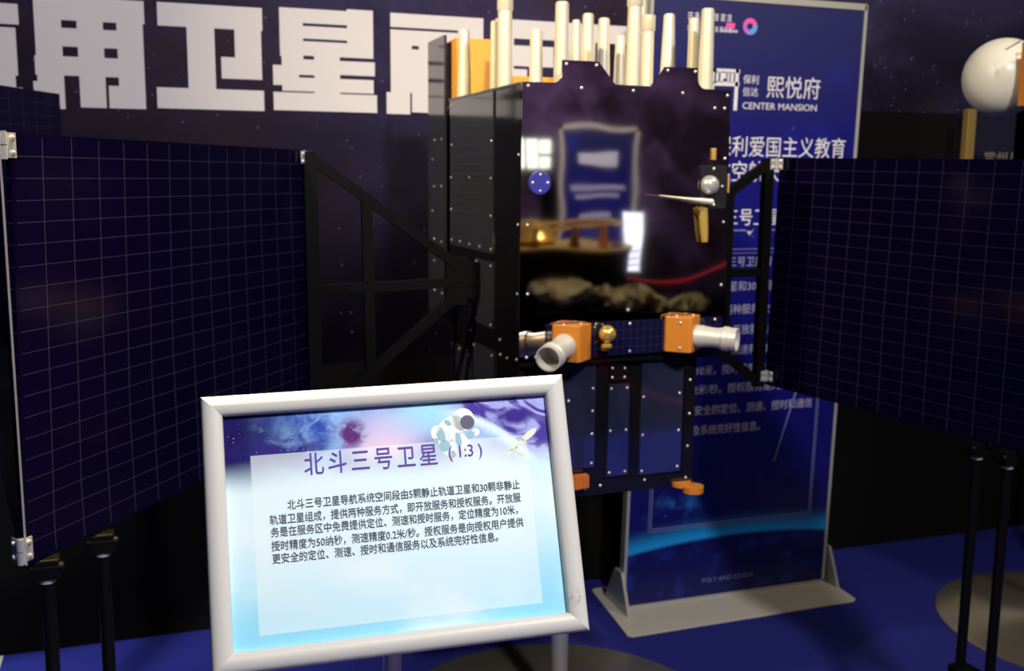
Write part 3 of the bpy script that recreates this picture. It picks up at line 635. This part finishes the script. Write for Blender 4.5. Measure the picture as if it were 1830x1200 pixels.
hinge(lw, (0.388, 2.766, 1.030), ((-0.575, -0.818), (1, 0)), 0.036, 0.022, 0.004)
hinge(rw, (1.812, 2.757, 1.722), ((0.5, -0.866), (-1, 0)), 0.036, 0.022, 0.004)
hinge(rw, (1.812, 2.757, 1.065), ((0.5, -0.866), (-1, 0)), 0.036, 0.022, 0.004)

# stand of the satellite: round stainless base and chrome pole
st = thing('satellite_stand', 'chrome pole on a round stainless base carrying the large satellite', 'stand', (1.135, 2.78, 0))
def round_base(parent, x, y, r): return obj('base_disc', MB().lathe([(r, 0), (r, 0.006), (r - 0.01, 0.010), (r * 0.4, 0.024), (0.05, 0.034)], (x, y, 0), n=72), 'brushed', parent, smooth=True)
round_base(st, 1.135, 2.78, 0.535)
obj('pole', MB().cyl((1.135, 2.78, 0.03), (1.135, 2.78, 0.837), 0.027), 'chrome', st, smooth=True)

# black posts under the wings
def post(x, y, z, label, foot):
    t_ = thing('wing_post', label, 'support post', (x, y, 0), 'black posts under the solar wings')
    obj('tube', MB().cyl((x, y, 0.01), (x, y, z - 0.035), 0.0125, n=20), 'black_pole', t_, smooth=True)
    obj('clamp', MB().box(x - 0.022, x + 0.022, y - 0.018, y + 0.018, z - 0.040, z - 0.002).cyl((x - 0.03, y - 0.01, z - 0.018), (x + 0.03, y - 0.01, z - 0.018), 0.009), 'black_pole', t_, bevel=0.003)
    obj('ferrule', MB().cyl((x, y, z - 0.048), (x, y, z - 0.040), 0.0140, n=20), 'alu', t_)
    obj('foot', MB().lathe([(foot, 0), (foot, 0.008), (0.02, 0.016)], (x, y, 0), n=32), 'black_pole', t_, smooth=True)
    return t_
post(-0.112, 2.062, 0.996, 'black post under the middle of the left solar wing', 0.09)
post(-0.200, 1.940, 1.000, 'black post under the near hinge of the left solar wing', 0.06)
p3 = thing('wing_post', 'pair of black posts clamped together under the right solar wing', 'support post', (1.9485, 1.960, 0), 'black posts under the solar wings')
for x, y, z in ((1.9425, 2.003, 1.034), (1.9565, 1.918, 1.032)):
    obj('tube', MB().cyl((x, y, 0.01), (x, y, z - 0.035), 0.0125, n=20), 'black_pole', p3, smooth=True)
    obj('clamp', MB().box(x - 0.022, x + 0.022, y - 0.018, y + 0.018, z - 0.040, z - 0.002).cyl((x - 0.03, y - 0.01, z - 0.018), (x + 0.03, y - 0.01, z - 0.018), 0.009), 'black_pole', p3, bevel=0.003)
    obj('ferrule', MB().cyl((x, y, z - 0.048), (x, y, z - 0.040), 0.0140, n=20), 'alu', p3)
obj('cross_clamp', MB().box(1.922, 1.977, 1.895, 2.025, 0.405, 0.430), 'black_pole', p3, bevel=0.003)
obj('foot', MB().box(1.86, 2.04, 1.86, 2.06, 0.0, 0.012), 'black_pole', p3, bevel=0.003)

# ------------------------------------------------------------------ blue banner stand
BA = math.radians(-1.25)
bn = thing('banner_stand', 'tall blue space banner in a grey frame behind the satellite', 'banner', (2.15, 3.477, 0.0))
def bp_(x, z): return (2.142 + (x - 2.142) * 1.0 + z * 0.0215, z)     # the board leans a little to the right
def bpoly(rects, y0, y1, name, m, parent=bn, **k):
    mb = MB()
    for x0, z0, x1, z1 in rects: mb.prism([bp_(x0, z0), bp_(x1, z0), bp_(x1, z1), bp_(x0, z1)], y0, y1)
    return obj(name, mb, m, parent, **k)
BX0, BX1, BZ0, BZ1, BY = 1.683, 2.605, 0.012, 2.345, 3.477
mb = MB(); q = [bp_(BX0, BZ0), bp_(BX1, BZ0), bp_(BX1, BZ1), bp_(BX0, BZ1)]
mb.sheet(*[(x, BY, z) for x, z in q], 0.03)
face = obj('banner_panel', mb, 'banner', bn)
e = 0.022
bpoly([(BX0 - 0.004, BZ0, BX0 + 0.008, BZ1), (BX1 - 0.008, BZ0, BX1 + 0.005, BZ1), (BX0, BZ1 - 0.020, BX1, BZ1 + 0.004), (BX0, BZ0 - 0.006, BX1, BZ0 + 0.006)], BY - 0.004, BY + 0.034, 'edge_frame', 'alu')
mb = MB(); pl = [(1.60, 3.262), (1.615, 3.248), (2.605, 3.268), (2.625, 3.285), (2.655, 3.700), (2.64, 3.715), (1.66, 3.705), (1.645, 3.690)]
mb.prism(pl, 0.0, 0.007, axis='z'); obj('base_plate', mb, 'plate_grey', bn, bevel=0.002)
for x in (1.675, 2.628): obj('side_bracket', MB().prism([(3.40, 0.007), (3.62, 0.007), (3.53, 0.16), (3.47, 0.16)], x - 0.006, x + 0.006, axis='x'), 'alu', bn)
YT = BY - 0.0008
BR = (math.cos(-0.004), 0, math.sin(-0.004)); BU = (0.0215, 0, 1)
def bt(name, s_, size, m, x, z, width=None, bold=0.0, spacing=1.0): return text(name, s_, size, m, face, (x, YT, z), (1, 0, 0), BU, width=width, bold=bold, spacing=spacing)
bt('logo_text', '熙悦府', 0.088, 'white_print', 2.222, 1.989, 0.237, 0.002)
bt('logo_text', '保利', 0.036, 'white_print', 2.121, 2.032, 0.066, 0.001)
bt('logo_text', '信达', 0.036, 'white_print', 2.121, 1.987, 0.066, 0.001)
bt('logo_text', 'CENTER MANSION', 0.036, 'white_print', 2.122, 1.937, 0.328)
bt('headline', '保利爱国主义教育', 0.084, 'white_print', 2.010, 1.766, 0.582)
bt('headline', '暨航空航天展', 0.084, 'white_print', 1.937, 1.672, 0.435)
bt('subheading', '北斗三号卫星', 0.070, 'white_print', 1.935, 1.505, 0.378)
BT = ['　　北斗三号卫星目前系统空间段由5', '颗静止轨道卫星和30颗非静止轨道卫', '星组成，提供两种服务方式，即开放服', '务和授权服务。开放服务是在服务区中', '免费提供定位、测速和授时服务，定位', '精度为10米，授时精度为50纳秒，测速', '精度0.2米/秒。授权服务是向授权用户', '提供更安全的定位、测速、授时和通信', '服务以及系统完好性信息。']
BZ = [1.345, 1.250, 1.160, 1.080, 1.000, 0.925, 0.850, 0.767, 0.688]
for i, s_ in enumerate(BT): bt('text_line', s_, 0.042, 'grey_print', 1.848 if i else 1.93, BZ[i], (0.655 if i else 0.57) if i < 8 else 0.415)
bt('footer_text', 'POLY AND CINDA', 0.028, 'line_print', 2.028, 0.072, 0.235)
rs = random.Random(5)
for z0, hh, nn in ((2.250, 0.026, 7), (2.210, 0.020, 10)):     # two lines of tiny print, too small to read
    rc = []
    for i in range(nn):
        x0 = 1.832 + i * 0.19 / nn; w_ = 0.19 / nn * 0.78
        for k in range(3): rc.append((x0, z0 + hh * (0.05 + 0.36 * k), x0 + w_ * rs.uniform(0.6, 1.0), z0 + hh * (0.20 + 0.36 * k)))
        rc.append((x0 + w_ * rs.uniform(0.1, 0.6), z0, x0 + w_ * 0.75, z0 + hh))
    bpoly(rc, YT - 0.0006, YT, 'small_print', 'white_print', face)
# block mark: white square with dark slots and a long right leg
bpoly([(1.935, 2.025, 1.962, 2.080), (1.935, 1.930, 1.955, 2.03), (1.935, 2.066, 2.062, 2.080), (1.955, 2.018, 2.062, 2.034), (1.955, 2.03, 1.972, 2.07), (1.980, 2.03, 1.992, 2.07), (1.992, 2.045, 2.004, 2.07), (2.010, 2.03, 2.018, 2.07), (2.024, 2.03, 2.036, 2.07), (2.043, 1.930, 2.058, 2.080)], YT - 0.001, YT, 'block_mark', 'white_print', face)
bpoly([(1.992, 2.226, 2.028, 2.246)], YT - 0.001, YT, 'pink_mark', 'pink_print', face)
bpoly([(1.975, 2.212, 2.042, 2.222)], YT - 0.001, YT, 'mark_caption', 'grey_print', face)
def ring(cx, cz, r0, r1, a0, a1, n=16):
    mb = MB(); p = []
    for i in range(n + 1):
        a = a0 + (a1 - a0) * i / n; p.append((cx + r1 * math.cos(a), YT - 0.0006, cz + r1 * math.sin(a))); p.append((cx + r0 * math.cos(a), YT - 0.0006, cz + r0 * math.sin(a)))
    return mb.add(p, [[2 * i, 2 * i + 1, 2 * i + 3, 2 * i + 2] for i in range(n)])
cx, cz = 2.142, 2.238
obj('swirl_mark', ring(cx, cz, 0.012, 0.030, 0.2, 2.6), 'pink_print', face); obj('swirl_mark', ring(cx, cz, 0.014, 0.031, 2.6, 4.4), 'violet_print', face); obj('swirl_mark', ring(cx, cz, 0.010, 0.031, 4.4, 6.5), 'sky_print', face)
bpoly([(1.785, 0.318, 2.518, 0.322), (1.775, 0.308, 2.518, 0.311), (1.785, 0.318, 1.789, 1.410), (1.775, 0.308, 1.778, 1.410), (2.508, 0.318, 2.512, 1.410), (2.517, 0.308, 2.520, 1.410), (1.775, 1.407, 2.520, 1.411), (1.775, 1.392, 2.520, 1.395), (1.90, 1.478, 2.160, 1.484), (2.215, 1.478, 2.40, 1.484)], YT - 0.0006, YT, 'text_box_lines', 'line_print', face)
obj('chevron_mark', MB().add([(2.196, YT - 0.0006, 1.484), (2.178, YT - 0.0006, 1.460), (2.160, YT - 0.0006, 1.484), (2.166, YT - 0.0006, 1.484)], [(0, 1, 2, 3)]), 'grey_print', face)
obj('meteor_streak', MB().add([(2.335, YT - 0.0006, 0.55), (2.340, YT - 0.0006, 0.55), (2.445, YT - 0.0006, 0.88), (2.435, YT - 0.0006, 0.88)], [(0, 1, 2, 3)]), 'line_print', face)

# ------------------------------------------------------------------ neighbour models at the sides
nl = thing('satellite_model', 'neighbouring satellite wing with blue cells, upper left behind the near wing', 'satellite model', (-0.95, 3.15, 0.0))
NR = Vector((-0.244, 3.50, 0)); nd = Vector((-0.42, -0.907, 0)).normalized() * 0.95
obj('solar_wing', MB().sheet(NR + nd + Vector((0, 0, 1.228)), NR + Vector((0, 0, 1.228)), NR + Vector((0, 0, 1.913)), NR + nd + Vector((0, 0, 1.913)), 0.012), 'matte_cells', nl)
obj('truss_arm', MB().bar(NR + nd * 0.35 + Vector((-0.01, 0.02, 1.57)), (-0.95, 3.15, 1.57), 0.03, 0.03), 'black_satin', nl)
obj('pole', MB().cyl((-0.95, 3.15, 0.01), (-0.95, 3.15, 1.60), 0.02), 'black_pole', nl, smooth=True)
obj('base_disc', MB().lathe([(0.22, 0), (0.22, 0.008), (0.03, 0.02)], (-0.95, 3.15, 0), n=48), 'brushed', nl, smooth=True)
obx = thing('banner_stand', 'dark banner stand at the left edge with pale base plate', 'banner', (-0.82, 3.66, 0))
obj('base_plate', MB().box(-1.15, -0.545, 3.44, 3.79, 0, 0.007), 'plate_grey', obx, bevel=0.002)
obj('banner_panel', MB().box(-1.12, -0.64, 3.64, 3.66, 0.007, 1.2), 'black_cloth', obx)

nr = thing('satellite_model', 'neighbouring satellite with white dish antenna at the right edge', 'satellite model', (3.32, 2.80, 0.0))
obj('body', MB().box(3.160, 3.62, 2.62, 3.20, 1.30, 2.02), 'black_gloss', nr, bevel=0.003)
obj('orange_box', MB().box(2.765, 3.20, 2.73, 2.80, 1.925, 2.135), 'orange', nr, bevel=0.003)
DC = Vector((2.825, 2.93, 2.033)); DA = Vector((-0.62, -0.78, -0.10)).normalized()
obj('dish_antenna', MB().lathe([(0.0015, 0.100), (0.03, 0.0975), (0.06, 0.088), (0.09, 0.068), (0.115, 0.038), (0.130, 0.002), (0.134, -0.020), (0.131, -0.024), (0.10, 0.010), (0.05, 0.036), (0.0015, 0.044)], DC, DA, 48), 'white_paint', nr, smooth=True)
obj('dish_arm', MB().cyl(DC - DA * 0.0, (3.17, 3.02, 1.99), 0.018), 'black_satin', nr)
obj('thin_rod', MB().cyl((2.700, 2.80, 2.108), (2.66, 2.70, 2.122), 0.0025, n=8), 'steel', nr)
obj('pole', MB().cyl((3.32, 2.80, 0.03), (3.32, 2.80, 1.30), 0.027), 'chrome', nr, smooth=True)
round_base(nr, 3.32, 2.80, 0.545)

ib = thing('information_board', 'dark information board with a gold post at the right edge', 'board', (3.9, 3.72, 1.10))
obj('gold_post', MB().box(3.364, 3.410, 3.67, 3.705, 1.10, 1.985), 'old_gold', ib, bevel=0.004)
MAT['navy_board'] = mat('navy_board', (0.008, 0.009, 0.028), 0.5)
obj('board', MB().box(3.410, 4.5, 3.69, 3.795, 1.10, 1.975), 'navy_board', ib)
text('board_text', '自', 0.075, 'dim_print', ib, (3.672, 3.6895, 1.925))
text('board_text', '由', 0.050, 'dim_print', ib, (3.668, 3.6895, 1.868))
text('board_text', '常州从', 0.050, 'dim_print', ib, (3.480, 3.6895, 1.762), width=0.20)

# ------------------------------------------------------------------ the hall behind the viewer (seen in the mirror front)
rb_ = thing('banner_stand', 'blue banner stand seen mirrored in the satellite front', 'banner', (3.93, -4.0, 0))
mb = MB(); mb.sheet((4.29, -4.0, 0.06), (3.57, -4.0, 0.06), (3.57, -4.0, 2.10), (4.29, -4.0, 2.10), 0.03); rp = obj('banner_panel', mb, 'banner', rb_)
obj('edge_frame', MB().box(3.535, 3.572, -4.03, -3.99, 0.0, 2.14).box(4.288, 4.325, -4.03, -3.99, 0.0, 2.14).box(3.535, 4.325, -4.03, -3.99, 2.10, 2.14), 'plate_grey', rb_)
obj('base_plate', MB().box(3.50, 4.36, -4.2, -3.8, 0, 0.007), 'plate_grey', rb_)
for x0, x1, z0, z1, m_ in ((3.72, 4.13, 1.78, 1.90, 'white_print'), (3.64, 4.22, 1.56, 1.61, 'grey_print'), (3.68, 4.15, 1.49, 1.53, 'grey_print'), (3.74, 4.05, 1.28, 1.33, 'grey_print')):
    obj('print_block', MB().box(x0, x1, -3.9995, -3.999, z0, z1), m_, rp)
struct('letter_panel_1', MB().box(3.20, 3.44, -4.70, -4.69, 1.74, 2.03).box(3.47, 3.60, -4.70, -4.69, 1.74, 2.03).box(3.62, 3.72, -4.70, -4.69, 1.74, 1.86).box(3.62, 3.72, -4.70, -4.69, 1.89, 2.02), 'panel_lit', label='glowing pale panels standing in for letters on the wall opposite')  # self-lit blocks added in place of white wall letters
kiosk = thing('screen_kiosk', 'bright upright screen on a slim stand behind the viewer', 'screen', (4.08, -3.55, 0))
obj('screen', MB().box(3.98, 4.17, -3.56, -3.54, 0.84, 1.36), 'screen', kiosk, bevel=0.004)
for i in range(3): obj('screen_line', MB().box(4.00, 4.15, -3.5395, -3.539, 0.90 + 0.06 * i, 0.915 + 0.06 * i), 'screen_blue', kiosk)
obj('stand', MB().box(4.03, 4.12, -3.58, -3.56, 0, 1.0).box(3.95, 4.20, -3.68, -3.42, 0, 0.02), 'black_satin', kiosk)
pt_ = thing('display_plinth', 'round black display plinth with a gold rim behind the viewer', 'plinth', (2.75, -2.3, 0))
obj('drum', MB().lathe([(0.62, 0), (0.62, 1.16)], (2.75, -2.3, 0), n=64), 'black_satin', pt_, smooth=True)
obj('rim', MB().lathe([(0.62, 1.16), (0.64, 1.165), (0.64, 1.185), (0.60, 1.19)], (2.75, -2.3, 0), n=64), 'gold_paint', pt_, smooth=True)
gm = thing('capsule_model', 'gold and orange space capsule model on the black plinth', 'model', (2.78, -2.25, 1.19))
obj('gold_ring', MB().lathe([(0.50, 0), (0.54, 0.015), (0.50, 0.03), (0.46, 0.015), (0.50, 0)], (2.78, -2.25, 1.32), n=64, cap=False), 'gold', gm, smooth=True)
obj('gold_core', MB().lathe([(0.16, 0), (0.20, 0.06), (0.10, 0.17), (0.02, 0.19)], (2.62, -2.2, 1.19), n=32), 'gold', gm, smooth=True)
for x, y in ((2.80, -1.82), (3.06, -1.95), (2.5, -1.83)): obj('orange_leg', MB().lathe([(0.035, 0), (0.02, 0.135)], (x, y, 1.19), n=20), 'orange', gm, smooth=True)
ff = thing('foil_model', 'crumpled gold foil model on a low stand behind the viewer', 'model', (2.95, -1.35, 0))
mb = MB()
for i in range(9): mb.ball((2.42 + 0.13 * i, -1.35 + 0.05 * math.sin(i * 2.1), 0.95 - 0.018 * i + 0.02 * math.sin(i * 2.7)), 0.10 + 0.03 * math.sin(i * 1.7), 16, 1.2, 0.8, 0.6)
rf = random.Random(3)
for p in mb.v: p += Vector((rf.uniform(-1, 1), rf.uniform(-1, 1), rf.uniform(-1, 1))) * 0.022
obj('foil_skin', mb, 'foil', ff)
obj('stand', MB().box(2.35, 3.55, -1.47, -1.22, 0.0, 0.80), 'black_satin', ff)
def rope_post(x, y, label):
    t_ = thing('rope_post', label, 'barrier post', (x, y, 0), 'chrome posts of the red rope barrier')
    obj('post', MB().lathe([(0.16, 0), (0.16, 0.015), (0.02, 0.03), (0.02, 0.93), (0.03, 0.95), (0.02, 0.985), (0.002, 0.99)], (x, y, 0), n=32), 'black_pole', t_, smooth=True)
def rope(a, b_, sag, label):
    a = Vector(a); b_ = Vector(b_); pts = [a.lerp(b_, i / 24) - Vector((0, 0, sag * 4 * (i / 24) * (1 - i / 24))) for i in range(25)]
    off = (a + b_) / 2
    tag(obj('barrier_rope', MB().tube(pts, 0.017, 10), 'rope_red', off=off, smooth=True), label, 'rope', 'red barrier ropes')
rope_post(3.40, -3.2, 'farthest black barrier post, in front of the mirrored banner'); rope_post(4.90, -3.2, 'black barrier post on the right of the far rope')
rope((3.424, -3.2, 0.96), (4.876, -3.2, 0.96), 0.185, 'red rope sagging between the two far barrier posts')
rope_post(1.88, 0.50, 'black barrier post nearest the viewer on the right'); rope_post(3.30, 0.45, 'black barrier post at the far end of the near rope')
rope((1.904, 0.50, 0.86), (3.276, 0.45, 0.86), 0.30, 'red rope sagging in front of the satellite, right of the viewer')
